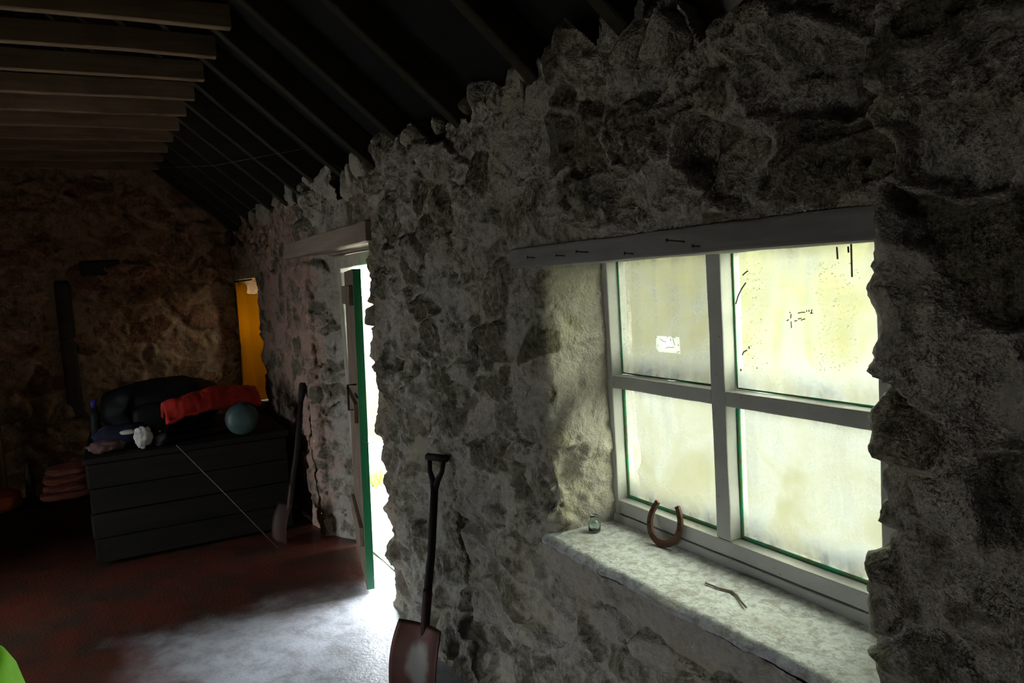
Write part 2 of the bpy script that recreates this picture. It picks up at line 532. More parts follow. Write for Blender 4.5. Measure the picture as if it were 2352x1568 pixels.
def masonry(root_name, patches, seeds, rng, amp_fn, mat, keep_fn=None, warp=.05, joint=.010, n_parts=300, axis_n=1, scale=1.0, tone_fn=None):
    """patches: list of (P0[nr,nc,3], N0[nr,nc,3], facemask or None).  Every stone becomes its own child mesh."""
    V0, N0, FQ, off = [], [], [], 0
    for P, N, mk in patches:
        nr, nc = P.shape[:2]
        q = grid_faces(nr, nc)
        if mk is not None: q = q[mk.ravel()]
        V0.append(P.reshape(-1, 3)); N0.append(N.reshape(-1, 3)); FQ.append(q + off); off += nr * nc
    V0 = np.concatenate(V0).astype(np.float32); N0 = np.concatenate(N0).astype(np.float32); FQ = np.concatenate(FQ)
    ns = len(seeds)
    # an own stretch and turn for every stone
    Am = np.zeros((ns, 3, 3), np.float32)
    h_ax = 1 - axis_n if axis_n < 2 else 0
    for i in range(ns):
        a = rng.normal(0, .3); e = math.exp(rng.normal(.26, .2))
        c, s = math.cos(a), math.sin(a)
        A = np.eye(3); A[h_ax, h_ax] = c / e; A[h_ax, 2] = -s * e; A[2, h_ax] = s / e; A[2, 2] = c * e; A[axis_n, axis_n] = .55
        Am[i] = A
    wts = np.exp(rng.normal(0, .12, ns)).astype(np.float32)
    W = V0 + warp * np.stack([fbm(V0, 5.0 / scale, 3, 11), fbm(V0, 5.0 / scale, 3, 23), fbm(V0, 5.0 / scale, 3, 37)], 1) * 1.6
    F1, F2, I1 = cells(W, seeds.astype(np.float32), Am, wts)
    e = F2 - F1
    # faceted stone faces
    H = np.full(len(V0), 9.0, np.float32)
    base = rng.normal(.010, .016, ns); deep = rng.random(ns) < .10; base[deep] -= .04
    rel = W - seeds[I1].astype(np.float32)
    for kf in range(3):
        t = rng.normal(0, .26, (ns, 3)); off_k = rng.uniform(.0, .035, ns)
        H = np.minimum(H, (base + off_k)[I1] + (rel * t[I1]).sum(1))
    H = np.clip(H, -.07, .075)
    prof = sstep(.002, (.040 + .04 * fbm(V0, 4, 2, 57)).clip(.022, .08) * scale, e)
    mort = -.004 + .055 * fbm(V0, 3.5, 3, 51) + .018 * fbm(V0, 11, 2, 53) + .016 * sstep(-2.4, -1.6, V0[:, 0]) * sstep(1.75, 2.0, V0[:, 2])
    h = mort * (1 - prof) + H * prof
    h = h + .020 * fbm(V0, 7, 4, 61) + .010 * ridged(V0 * np.array([1, 1, 1.2]), 16, 3, 71) + .006 * fbm(V0, 45, 3, 81)
    h = h + .016 * ridged(V0, 24, 2, 75) * sstep(.0, .25, fbm(V0, 5, 2, 77)) - .020 * sstep(.22, .40, fbm(V0, 21, 2, 79))
    am, hmin = amp_fn(V0)
    h = h * am
    side = np.stack([fbm(V0, 9, 3, 91), fbm(V0, 9, 3, 97), fbm(V0, 9, 3, 103)], 1) * .017 * am[:, None]
    V = V0 + N0 * h[:, None] + side
    # global smooth normals
    fn = np.cross(V[FQ[:, 2]] - V[FQ[:, 0]], V[FQ[:, 3]] - V[FQ[:, 1]])
    VN = np.zeros_like(V)
    for k_ in range(4): np.add.at(VN, FQ[:, k_], fn)
    VN /= np.maximum(np.linalg.norm(VN, axis=1, keepdims=True), 1e-9)
    tone = rng.normal(.5, .27, ns)
    tv = (tone[I1] * prof + .78 * (1 - prof)).astype(np.float32)
    if tone_fn is not None: tv = tone_fn(V0, tv).astype(np.float32)
    fid = I1[FQ[:, 0]].copy()
    if keep_fn is not None:
        ok = keep_fn(seeds); FQm = ok[fid]; FQ, fid = FQ[FQm], fid[FQm]
    fe = e[FQ].mean(1)
    fid = np.where(fe < joint * scale, -1, fid)
    # which stones show largest
    rel_c = V[FQ].mean(1) - CAM
    ar = np.linalg.norm(np.cross(V[FQ[:, 2]] - V[FQ[:, 0]], V[FQ[:, 3]] - V[FQ[:, 1]]), axis=1)
    cc = rel_c @ MC
    inview = (cc[:, 2] < -.2) & (np.abs(cc[:, 0] / -cc[:, 2]) < .70) & (np.abs(cc[:, 1] / -cc[:, 2]) < .48)
    score = np.zeros(ns)
    okf = fid >= 0
    np.add.at(score, fid[okf], (ar / (rel_c ** 2).sum(1) * np.where(inview, 1, .001))[okf])
    rank = [i for i in np.argsort(-score) if score[i] > 0]
    parts = set(rank[:n_parts])

    def sub(name, sel, parent):
        q = FQ[sel]; u, inv = np.unique(q.ravel(), return_inverse=True)
        me = mesh_np(name, V[u], inv.reshape(-1, 4))
        at = me.attributes.new('tone', 'FLOAT', 'POINT'); at.data.foreach_set('value', tv[u])
        me.normals_split_custom_set_from_vertices([tuple(x) for x in VN[u].tolist()])
        return link(name, me, mat, parent)

    order = np.argsort(fid, kind='stable'); sf = fid[order]
    root = sub(root_name, order[sf == -1], None)
    starts = {}
    uq, st = np.unique(sf, return_index=True); st = list(st) + [len(sf)]
    rest = []
    for i, u in enumerate(uq):
        if u < 0: continue
        sel = order[st[i]:st[i + 1]]
        if u in parts: sub('stone', sel, root)
        else: rest.append(sel)
    if rest:
        o = sub('small_stones', np.concatenate(rest), root); o['kind'] = 'stuff'
    return root


# the long wall with window 1, the door and window 2; inner face y = 0, room at y < 0
W1 = (-2.10, -0.935, .845, 1.735)
DR = (-5.18, -3.83, 0.0, 1.925)
W2 = (-7.70, -6.90, .75, 1.83)
XEND, WALL_TOP = -8.1, 2.55
RR = .045


def axis_nodes(segs):
    out = [segs[0][0]]
    for a, b, d in segs:
        n = max(2, int(round(abs(b - a) / d)))
        out += list(np.linspace(a, b, n + 1)[1:])
    return np.array(out)


xs = axis_nodes([(XEND, W2[0] - RR, .02), (W2[0] - RR, W2[1] + RR, .02), (W2[1] + RR, DR[0] - RR, .013), (DR[0] - RR, DR[1] + RR, .010),
                 (DR[1] + RR, W1[0] - RR, .0072), (W1[0] - RR, W1[1] + RR, .0062), (W1[1] + RR, -.2, .0062), (-.2, 1.4, .02)])
zs = axis_nodes([(-.06, W2[2], .0075), (W2[2], W1[2], .0075), (W1[2], W1[3], .0068), (W1[3], W2[3], .0075), (W2[3], DR[3], .0075), (DR[3], WALL_TOP, .0070)])
X, Z = np.meshgrid(xs, zs)
P0 = np.stack([X, 0 * X, Z], -1); N0 = np.zeros_like(P0); N0[..., 1] = -1
xc = (xs[:-1] + xs[1:]) / 2; zc = (zs[:-1] + zs[1:]) / 2
XC, ZC = np.meshgrid(xc, zc)
mask = np.ones(XC.shape, bool)
for (a, b, c, d) in (W1, DR, W2):
    mask &= ~((XC > a - RR) & (XC < b + RR) & (ZC > (c if c > 0 else -1)) & (ZC < d))
patches = [(P0, N0, mask)]


def jamb(xe, sgn, z0, z1, depth, splay, dz):
    """sgn=+1: the opening lies towards +x of this jamb"""
    t = list(np.linspace(0, math.pi / 2, 9))
    prof = [(xe - sgn * RR + sgn * RR * math.sin(a), RR - RR * math.cos(a), sgn * math.sin(a), -math.cos(a)) for a in t]
    nn = max(4, int((depth - RR) / .011))
    for k_ in range(1, nn + 1):
        q = k_ / nn
        prof.append((xe + sgn * splay * q, RR + (depth - RR) * q, sgn, 0.0))
    prof = np.array(prof)
    zz = np.linspace(z0, z1, int((z1 - z0) / dz) + 1)
    P = np.zeros((len(zz), len(prof), 3)); N = np.zeros_like(P)
    P[..., 0] = prof[:, 0]; P[..., 1] = prof[:, 1]; P[..., 2] = zz[:, None]
    N[..., 0] = prof[:, 2]; N[..., 1] = prof[:, 3]
    if sgn < 0: P, N = P[:, ::-1], N[:, ::-1]
    return P, N, None


patches += [jamb(W1[0], 1, W1[2], W1[3], .33, .02, .0068), jamb(W1[1], -1, W1[2], W1[3], .33, .02, .0068),
            jamb(DR[0], 1, -.06, DR[3], .20, .30, .010), jamb(DR[1], -1, -.06, DR[3], .33, .15, .0085),
            jamb(W2[0], 1, W2[2], W2[3], .33, .05, .02), jamb(W2[1], -1, W2[2], W2[3], .33, .05, .02)]

rng = np.random.default_rng(7)


def gen_w(n):
    c = np.stack([rng.uniform(XEND - .1, 1.5, n), np.where(rng.random(n) < .15, rng.uniform(.1, .45, n), 0), rng.uniform(-.05, 2.65, n)], 1)
    return c


def dens_w(C):
    big = sstep(-1.6, -1.0, C[:, 0]) * sstep(1.2, 2.0, C[:, 2])
    r = .125 + .07 * big + .03 * sstep(-2.2, -.6, C[:, 0])
    r = r * rng.uniform(.75, 1.35, len(C))
    r = r * np.where(C[:, 2] > 2.22, .72, 1.0)
    return r


seeds, _ = seeds_poisson(rng, gen_w, dens_w, 5200, np.array([.78, .8, 1.2]))


def amp_w(V):
    x, y, z = V[:, 0], V[:, 1], V[:, 2]
    a = np.ones(len(V))
    a *= 1 + .45 * sstep(-2.0, -1.0, x) * sstep(1.75, 2.1, z)                       # deep hollows above the window
    a *= 1 - .55 * sstep(.10, .16, y)                                               # reveals are flatter
    pl = sstep(-2.75, -2.3, x) * (1 - sstep(-2.0, -1.9, x)) * sstep(1.0, 1.5, z)      # plastered strip beside window 1
    a *= 1 - .62 * pl
    a *= .86 - .2 * sstep(-1.0, -.85, x) * (1 - sstep(1.6, 1.8, z))
    a *= 1 - .45 * sstep(-5.1, -5.3, x)                                             # far wall stretch is flatter

    def rect(x0, x1, z0, z1, m):
        dx = np.maximum(np.maximum(x0 - x, x - x1), 0); dz = np.maximum(np.maximum(z0 - z, z - z1), 0)
        return sstep(0, m, np.sqrt(dx * dx + dz * dz))
    f = rect(-2.27, -.92, 1.72, 1.80, .05)
    f = np.minimum(f, rect(DR[0] - .42, DR[1] + .12, 1.91, 2.03, .05))
    f = np.minimum(f, rect(W1[0] - .06, W1[1], .78, .86, .06))
    a *= .12 + .88 * f
    return a.astype(np.float32), None


def tone_w(V, t):
    r = sstep(.03, .06, V[:, 1]) * (np.abs(V[:, 0] + 2.08) < .08)          # the window reveal keeps its plaster coat
    return t * (1 - r) + r * (.85 + .25 * t)


top_rng = np.random.default_rng(3)


def keep_w(sd):
    line = 2.30 + .05 * np.sin(sd[:, 0] * 5.1) + top_rng.uniform(-.07, .09, len(sd)) + .25 * sstep(-1.15, -.8, sd[:, 0])
    return sd[:, 2] < line


wall_right = masonry('wall_right', patches, seeds, rng, amp_w, MAT['rubble'], keep_w, tone_fn=tone_w)
tag(wall_right, 'rough limewashed rubble stone wall with the window and green door', kind='structure')

# loose angular stones packed on the wall head between the rafters
rk = random.Random(5)


def wedge(name, c, r, seed):
    bm = bmesh.new(); rr = random.Random(seed)
    for _ in range(13):
        v = Vector((rr.gauss(0, 1), rr.gauss(0, 1), rr.gauss(0, 1))).normalized()
        v = Vector((v.x * r[0], v.y * r[1], v.z * r[2])) * rr.uniform(.8, 1.1); bm.verts.new(v)
    bmesh.ops.convex_hull(bm, input=bm.verts[:])
    for v in [v for v in bm.verts if not v.link_faces]: bm.verts.remove(v)
    bmesh.ops.bevel(bm, geom=bm.edges[:], offset=.006, segments=1, affect='EDGES')
    me = bm_mesh(name, bm)
    at = me.attributes.new('tone', 'FLOAT', 'POINT'); at.data.foreach_set('value', [rr.uniform(.75, 1.2)] * len(me.vertices))
    o = link(name, me, MAT['rubble'], wall_right); o.location = c
    o.rotation_euler = (rr.uniform(-.4, .4), rr.uniform(-.6, .6), rr.uniform(-.5, .5)); return o


x = -1.0; i = 0
while x > -7.4:
    s = rk.uniform(.06, .12)
    wedge('stone', (x, rk.uniform(.0, .06), 2.33 + rk.uniform(-.06, .07) + .03 * math.sin(x * 5.1)), (s * rk.uniform(.7, 1.1), s, s * rk.uniform(.7, 1.3)), 100 + i)
    x -= rk.uniform(.07, .2); i += 1

# the solid core of the wall behind the facing stones
bmc = bmesh.new()
Y0, Y1 = .10, .34
for a, b, c, d in [(XEND - .4, W2[0] - .03, 0, 2.6), (W2[1] + .03, DR[0] - .03, 0, 2.6), (DR[1] + .03, W1[0] - .03, 0, 2.6), (W1[1] + .03, 1.5, 0, 2.6),
                   (W2[0] - .03, W2[1] + .03, 0, W2[2] - .03), (W1[0] - .03, W1[1] + .03, 0, W1[2] - .08),
                   (W2[0] - .03, W2[1] + .03, W2[3] + .09, 2.6), (W1[0] - .03, W1[1] + .03, W1[3] + .09, 2.6), (DR[0] - .03, DR[1] + .03, DR[3] + .1, 2.6)]:
    box_bm((a, Y0, c if c else -.1), (b, Y1, d), 0, 1, bmc)
core = link('wall_core', bm_mesh('wall_core', bmc), simple('outer_wall_harling', (.5, .48, .44), None, 8, .95), wall_right)
at = core.data.attributes.new('tone', 'FLOAT', 'POINT')

# ------------------------------------------------------------------ end gable wall
gy = axis_nodes([(-3.7, -2.4, .04), (-2.4, .12, .017)]); gz = axis_nodes([(-.08, 3.95, .018)])
Yg, Zg = np.meshgrid(gy, gz)
Pg = np.stack([XEND + 0 * Yg, Yg, Zg], -1); Ng = np.zeros_like(Pg); Ng[..., 0] = 1
Pg = Pg[:, ::-1]; 
rg = np.random.default_rng(21)
gseeds, _ = seeds_poisson(rg, lambda n: np.stack([np.full(n, XEND), rg.uniform(-3.8, .2, n), rg.uniform(-.1, 4.0, n)], 1),
                          lambda C: .17 * rg.uniform(.8, 1.4, len(C)), 1800, np.array([1, .72, 1.3]))


def amp_g(V):
    return np.full(len(V), .95, np.float32), None


wall_far = masonry('wall_far', [(Pg, Ng[:, ::-1], None)], gseeds, rg, amp_g, MAT['gable'], None, .07, .012, 220, 0, 1.35)
tag(wall_far, 'dim brown stone gable wall at the far end of the room', kind='structure')
box('wall_core', (XEND - .45, -3.9, -.1), (XEND - .14, .34, 4.0), MAT['gable'], wall_far, 0)
# dark slabs standing in for the shade of a niche and an upright recess
box('niche_shade_slab', (XEND - .05, -1.33, 1.95), (XEND + .035, -1.0, 2.09), simple('niche_shade_dark', (.08, .07, .055), None, 10, .8), wall_far, .02)
box('recess_shade_slab', (XEND - .02, -1.55, .65), (XEND + .045, -1.42, 1.92), simple('recess_shade_dark', (.10, .085, .07), None, 8, .7), wall_far, .03)

# ------------------------------------------------------------------ other walls, floor, roof
plaster = simple('plain_limewash', (.40, .38, .34), (.30, .28, .25), 6, .95, 0, .4, .01)
YL = -3.6
bmw = bmesh.new()
for a, b, c, d in [(XEND - .3, OW[0], 0, 2.5), (OW[1], OWB[0], 0, 2.5), (OWB[1], 1.7, 0, 2.5), (OW[0], OW[1], OW[3], 2.5), (OWB[0], OWB[1], 0, OWB[2]), (OWB[0], OWB[1], OWB[3], 2.5)]:
    box_bm((a, YL - .4, c), (b, YL, d), 0, 1, bmw)
tag(link('wall_left', bm_mesh('wall_left', bmw), plaster), 'plain limewashed wall opposite the stone wall', kind='structure')
tag(box('wall_near', (1.4, YL - .4, 0), (1.8, .5, 4.2), plaster, None, 0), 'plain limewashed wall behind the viewer', kind='structure')
fl = np.meshgrid(np.linspace(XEND - .3, 1.7, 330), np.linspace(YL - .2, .5, 140))
Pf = np.stack([fl[0].ravel(), fl[1].ravel(), 0 * fl[0].ravel()], 1)
Pf[:, 2] = .012 * fbm(Pf, 1.5, 4, 5) + .004 * fbm(Pf, 9, 3, 6)
tag(link('floor', mesh_np('floor', Pf, grid_faces(140, 330)), MAT['floor']), 'worn concrete floor with faded red paint and painted-in shade', kind='structure')

SL = .87; EZ = 2.285; RIDGE = -1.8
nrm = Vector((0, -SL, -1)).normalized()          # pointing into the room from the right slope


def roof_z(y): return EZ + SL * (-y if y > RIDGE else (y - 2 * RIDGE))


TH = .11
bmr = bmesh.new()
prof = [(.6, EZ - SL * .6), (RIDGE, EZ - SL * RIDGE), (2 * RIDGE - .6, EZ - SL * .6)]
up = TH * math.sqrt(1 + SL * SL)
vv = []
for xx in (XEND - .45, 1.85):
    vv.append([bmr.verts.new((xx, y, z + up)) for y, z in prof] + [bmr.verts.new((xx, y, z + up + .06)) for y, z in prof[::-1]])
for j in range(6): bmr.faces.new((vv[0][j], vv[0][(j + 1) % 6], vv[1][(j + 1) % 6], vv[1][j]))
for q in vv: bmr.faces.new(q)
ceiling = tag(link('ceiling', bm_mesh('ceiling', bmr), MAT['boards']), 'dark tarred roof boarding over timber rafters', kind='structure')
rx = [-1.6, -2.06, -2.66, -3.19, -3.67, -4.12]
while rx[-1] > XEND + .3: rx.append(rx[-1] - .455)
rx = [1.1, .65, .2, -.25, -.7, -1.15] + rx


def bar(name, a, b, wx, hz, mat, parent, seed):
    """timber of section wx (along x) by hz, underside along a-b"""
    a, b = Vector(a), Vector(b); d = (b - a).normalized(); upv = Vector((1, 0, 0)).cross(d).normalized()
    if upv.z < 0: upv = -upv
    n = 7; bm = bmesh.new(); rings = []; r = random.Random(seed)
    for i_ in range(n):
        p = a.lerp(b, i_ / (n - 1)) + Vector((r.uniform(-.004, .004), 0, r.uniform(-.004, .004)))
        rings.append([bm.verts.new(p + Vector((sx * wx / 2, 0, 0)) + upv * h_) for sx, h_ in ((-1, 0), (1, 0), (1, hz), (-1, hz))])
    for q, s_ in zip(rings, rings[1:]):
        for j in range(4): bm.faces.new((q[j], q[(j + 1) % 4], s_[(j + 1) % 4], s_[j]))
    bm.faces.new(rings[0]); bm.faces.new(rings[-1])
    bmesh.ops.recalc_face_normals(bm, faces=bm.faces[:])
    bmesh.ops.bevel(bm, geom=[e for e in bm.edges if len(e.link_faces) == 2 and e.calc_face_angle() > 1.0], offset=.005, segments=1, affect='EDGES')
    return link(name, bm_mesh(name, bm), mat, parent)


TZ = 2.865; TY = -(TZ - EZ) / SL
for i, xx in enumerate(rx):
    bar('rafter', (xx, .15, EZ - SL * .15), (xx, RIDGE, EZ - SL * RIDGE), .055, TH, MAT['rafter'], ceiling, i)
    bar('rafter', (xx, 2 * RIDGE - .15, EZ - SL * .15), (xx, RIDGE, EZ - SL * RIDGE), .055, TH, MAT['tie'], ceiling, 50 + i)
    bar('collar_tie', (xx + .052, TY + .06, TZ), (xx + .052, 2 * RIDGE - TY - .06, TZ), .045, .105, MAT['tie'], ceiling, 90 + i)

# ------------------------------------------------------------------ window 1
FY = .225
win1 = tag(empty('window_1', (-1.52, FY, W1[2])), 'white painted four-pane timber window in a deep stone reveal', kind='structure')
win1_in = Matrix.Translation((1.52, -FY, -W1[2]))


def under(o, root):
    o.parent = root; o.matrix_parent_inverse = root.matrix_world.inverted() if False else Matrix.Translation(-Vector(root.location)); return o


xL, xR, zB, zT = -2.062, -1.078, .938, 1.80
mx0, mx1, mz0, mz1 = -1.598, -1.544, 1.317, 1.359
GY = FY + .046
wx = lambda n_, a, b, bev=.004, s=0, amp=.0015: under(rough_box(n_, a, b, MAT['paint'], None, bev, amp, 8, s, 9), win1)
wx('stile', (xL - .035, FY, .845), (xL, FY + .075, zT + .05), s=1)
wx('stile', (xR, FY, .845), (xR + .035, FY + .075, zT + .05), s=2)
wx('bottom_rail', (xL, FY - .002, .893), (xR, FY + .075, zB), s=3)
wx('frame_sill', (xL - .06, FY - .006, .835), (xR + .06, FY + .10, .890), s=4)
wx('top_rail', (xL, FY, zT), (xR, FY + .075, zT + .05), s=5)
wx('mullion', (mx0, FY, zB), (mx1, FY + .072, zT), s=6)
wx('glazing_bar', (xL, FY + .001, mz0), (mx0, FY + .07, mz1), s=7)
wx('glazing_bar', (mx1, FY + .001, mz0), (xR, FY + .07, mz1), s=8)
# outer frame posts that close the gap to the stone reveal
wx('frame_post', (W1[0] - .06, FY + .012, .84), (xL - .030, FY + .10, zT + .08), s=9)
wx('frame_post', (xR + .030, FY + .012, .84), (W1[1] + .06, FY + .10, zT + .08), s=10)
panes = [(xL, mx0, mz1, zT), (mx1, xR, mz1, zT), (xL, mx0, zB, mz0), (mx1, xR, zB, mz0)]
pane_o = []
for i, (a, b, c, d) in enumerate(panes):
    o = under(box('glass_pane', (a + .0005, GY, c + .0005), (b - .0005, GY + .004, d - .0005), MAT['glass'][i], None, 0), win1); pane_o.append(o)
    # putty fillet on the bottom and left edge of each pane
    bm = tube_bm([(a + .003, GY - .002, d - .01), (a + .003, GY - .002, c + .004), (b - .003, GY - .002, c + .003)], .006 if i > 1 else .003, 6)
    under(link('putty', bm_mesh('putty', bm, True), MAT['putty']), win1)


def on_pane(o, pi):
    o.parent = pane_o[pi]; o.matrix_parent_inverse = (Matrix.Translation(-Vector(win1.location))).inverted().inverted() if False else Matrix.Identity(4)
    return o


def gpt(px, py, dy=-.002): return Vector(onY(px, py, GY + dy))


def strokes(name, lines, rad, pi, mat=None):
    bm = bmesh.new()
    for ln in lines: tube_bm([gpt(*p) for p in ln], rad, 5, bm)
    o = link(name, bm_mesh(name, bm), mat or MAT['ink'])
    o.parent = pane_o[pi]; return o


# paper label on the upper left pane
q = [gpt(*p, -.003) for p in ((1507, 771), (1560, 774), (1562, 812), (1513, 808), (1506, 800))]
bm = bmesh.new(); f = bm.faces.new([bm.verts.new(p) for p in q])
ex = bmesh.ops.extrude_face_region(bm, geom=[f])
for v in [g for g in ex['geom'] if isinstance(g, bmesh.types.BMVert)]: v.co.y += .0012
lab = link('paper_label', bm_mesh('paper_label', bm), MAT['paper']); lab.parent = pane_o[0]
for j, ln in enumerate([[(1507, 775), (1509, 773)], [(1516, 777), (1522, 783), (1530, 785)], [(1539, 777), (1541, 783)], [(1545, 777), (1550, 793)],
                        [(1532, 776), (1534, 772)], [(1543, 774), (1551, 775)], [(1529, 799), (1536, 797), (1542, 798), (1548, 797)], [(1554, 809), (1561, 807)], [(1511, 792), (1512, 794)], [(1557, 791), (1559, 794)]]):
    bm = tube_bm([gpt(*p, -.0045) for p in ln], .0008, 5)
    o = link('ink_mark', bm_mesh('ink_mark', bm), MAT['ink']); o.parent = pane_o[0]
# scratched marks on the upper right pane
strokes('scratched_marks', [[(1817, 721), (1816, 731)], [(1817, 738), (1818, 753)], [(1807, 736), (1812, 734)], [(1825, 737), (1831, 736)],
                            [(1833, 732), (1841, 731)], [(1840, 735), (1849, 732)], [(1833, 719), (1837, 718), (1841, 717), (1849, 717)], [(1853, 712), (1853, 716)],
                            [(1858, 711), (1858, 716)], [(1865, 710), (1863, 720)], [(1861, 719), (1867, 719)], [(1814, 716), (1815, 719)]], .0012, 1)
strokes('scratched_marks', [[(1690, 698), (1696, 678), (1704, 662), (1713, 649)], [(1706, 632), (1712, 626), (1718, 622)], [(1705, 815), (1708, 808), (1716, 804)], [(1720, 795), (1721, 801)], [(1701, 847), (1702, 852)]], .0018, 1)
strokes('drip_streak', [[(1955, 560), (1957, 636)], [(1922, 567), (1924, 595)], [(1948, 566), (1949, 580)]], .0022, 1)
# condensation droplets
rd = random.Random(4)
bm = bmesh.new()
for i in range(300):
    col_ = rd.choice((1722, 1731, 1740, 1748, 1885, 1893, 1902, 1915, 1925, 1935, 1950, 1962))
    px = col_ + rd.gauss(0, 6); py = rd.uniform(600, 850)
    r_ = rd.uniform(.0010, .0022)
    m4 = Matrix.Translation(gpt(px, py, -.0005)) @ Matrix.Diagonal((1.3, .5, .9, 1))
    bmesh.ops.create_icosphere(bm, subdivisions=1, radius=r_, matrix=m4)
dm = MT('condensation', .1)
_tl = dm.t.nodes.new('ShaderNodeBsdfTranslucent'); _tl.inputs[0].default_value = (.55, .55, .42, 1)
dm.t.links.new(_tl.outputs[0], dm.t.nodes['Material Output'].inputs[0])
dr = link('condensation_drops', bm_mesh('condensation_drops', bm, True), dm.m); dr.parent = pane_o[1]; dr['kind'] = 'stuff'

# lintel with nails
lin = under(rough_box('lintel', (-2.275, -.014, W1[3] - .002), (-.90, .20, W1[3] + .062), MAT['lintel'], None, .006, .003, 14, 31, 5), win1)
lin_b = under(rough_box('lintel_board', (-2.2, .202, W1[3] + .005), (-.86, .335, W1[3] + .07), MAT['lintel'], None, .004, .002, 10, 33, 5), win1)
for j, (px, py, L) in enumerate([(1222, 592, .014), (1290, 588, .016), (1345, 580, .026), (1446, 583, .012), (1566, 556, .036), (1600, 566, .008)]):
    p = Vector(onY(px, py, -.024)); p.z = min(max(p.z, W1[3] + .008), W1[3] + .052)
    tip = p + Vector((-.25 * L, -L, .18 * L)); p = p + Vector((0, .015, 0))
    o = tube('nail', [p, tip, tip + (tip - p).normalized() * .0005, tip + (tip - p).normalized() * .002], [.0018, .0018, .0045, .0045], MAT['nail'], None, 8)
    o.parent = lin
# sill slab
def sill_top(u, v):
    x_ = -2.135 + u * (2.135 - .90); y_ = -.045 + v * (FY + .02 + .045)
    z_ = .858 + .006 * v
    P = np.stack([x_, y_, z_], 1)
    e_ = 1 - sstep(0, .10, v)
    P[:, 2] += .004 * fbm(P, 6, 4, 3) - .016 * e_ ** 2 + .005 * fbm(P, 22, 3, 8) * e_
    P[:, 1] += .030 * fbm(P * np.array([1, 0, 0]), 5, 4, 4) * e_
    return P


nu, nv = 190, 44
u, v = np.meshgrid(np.linspace(0, 1, nu), np.linspace(0, 1, nv))
Ps = sill_top(u.ravel(), v.ravel()).reshape(nv, nu, 3)
lip = np.stack([Ps[0] + np.array([0, .003, -.012]), Ps[0] + np.array([0, .03, -.016])])[::-1]
Pa = np.concatenate([lip, Ps], 0)
under(link('window_sill', mesh_np('window_sill', Pa.reshape(-1, 3), grid_faces(nv + 2, nu)), MAT['sill']), win1)
fq = np.linspace(0, 1, 16)
Pfr = np.stack([np.stack([Ps[0, :, 0], Ps[0, :, 1] + .006 + .045 * q_ ** 1.5, Ps[0, :, 2] - .008 - .15 * q_], 1) for q_ in fq[::-1]])
fl_ = Pfr.reshape(-1, 3); fl_[:, 1] -= .020 * fbm(fl_, 9, 4, 15) + .006 * ridged(fl_, 22, 2, 16)
me = mesh_np('sill_front', fl_, grid_faces(16, nu))
at = me.attributes.new('tone', 'FLOAT', 'POINT'); at.data.foreach_set('value', np.full(len(fl_), .85, np.float32))
under(link('sill_front', me, MAT['rubble']), win1)

# window 2 at the far end
win2 = tag(empty('window_2', (-7.3, .3, W2[2])), 'small far window behind the yellow curtain', kind='structure')
for a, b in [((-7.78, .28, W2[2] - .02), (-7.68, .34, W2[3] + .05)), ((-6.92, .28, W2[2] - .02), (-6.82, .34, W2[3] + .05)), ((-7.32, .28, W2[2]), (-7.28, .33, W2[3])),
             ((-7.7, .28, W2[2] - .03), (-6.9, .34, W2[2] + .04)), ((-7.7, .28, W2[3]), (-6.9, .34, W2[3] + .06)), ((-7.7, .28, 1.28), (-6.9, .33, 1.32))]:
    under(box('frame_bar', a, b, MAT['paint'], None, .003), win2)
for a, b in ((-7.68, -7.32), (-7.28, -6.92)):
    for c, d in ((W2[2] + .04, 1.28), (1.32, W2[3])): under(box('glass_pane', (a, .30, c), (b, .304, d), MAT['glass'][1], None, 0), win2)
under(rough_box('window_sill', (-7.75, -.03, W2[2] - .06), (-6.86, .30, W2[2]), MAT['sill'], None, .006, .004, 8, 77), win2)
under(rough_box('lintel', (-7.9, -.02, W2[3]), (-6.7, .335, W2[3] + .1), MAT['doorlintel'], None, .006, .004, 8, 78), win2)

# ------------------------------------------------------------------ door
HX, HY = -4.86, .135
door = tag(empty('door_1', (HX, HY, 0)), 'green plank door standing ajar in the stone doorway', kind='structure')
lead = Vector((-4.055, -.055, 0)); hd = (Vector((HX, HY, 0)) - lead); L = hd.length; ang = math.atan2(-(hd.y), -(hd.x))
leaf_m = Matrix.Translation((HX, HY, 0)) @ Matrix.Rotation(ang, 4, 'Z') @ Matrix.Rotation(math.radians(-2.0), 4, 'X')
npl = 5
for i in range(npl):
    a, b = L * i / npl + .0015, L * (i + 1) / npl - .0015
    me = bm_mesh('plank', box_bm((a, -.022, .02), (b, .022, 1.80), .003))
    me.materials.append(MAT['green']); me.materials.append(MAT['doorin'])
    for p in me.polygons:
        if p.normal.y < -.7: p.material_index = 1
    o = link('plank', me); o.matrix_world = leaf_m; o.parent = door; o.matrix_parent_inverse = Matrix.Translation((-HX, -HY, 0))
for z_ in (.25, .95, 1.6):
    o = box('ledge', (.04, -.045, z_), (L - .05, -.0225, z_ + .11), MAT['doorin'], None, .003); o.matrix_world = leaf_m; o.parent = door; o.matrix_parent_inverse = Matrix.Translation((-HX, -HY, 0))
for nm, pts, r_, mt in [('handle', [(L - .10, -.022, 1.02), (L - .10, -.07, 1.02), (L - .10, -.07, 1.16), (L - .10, -.022, 1.16)], .006, MAT['dark']),
                        ('latch', [(L - .16, -.028, 1.10), (L + .015, -.028, 1.10)], .006, MAT['dark'])]:
    o = tube(nm, pts, r_, mt); o.matrix_world = leaf_m; o.parent = door; o.matrix_parent_inverse = Matrix.Translation((-HX, -HY, 0))
under(rough_box('frame_head', (HX - .05, .13, 1.825), (-3.92, .21, 1.90), MAT['doorframe'], None, .004, .002, 8, 41), door)
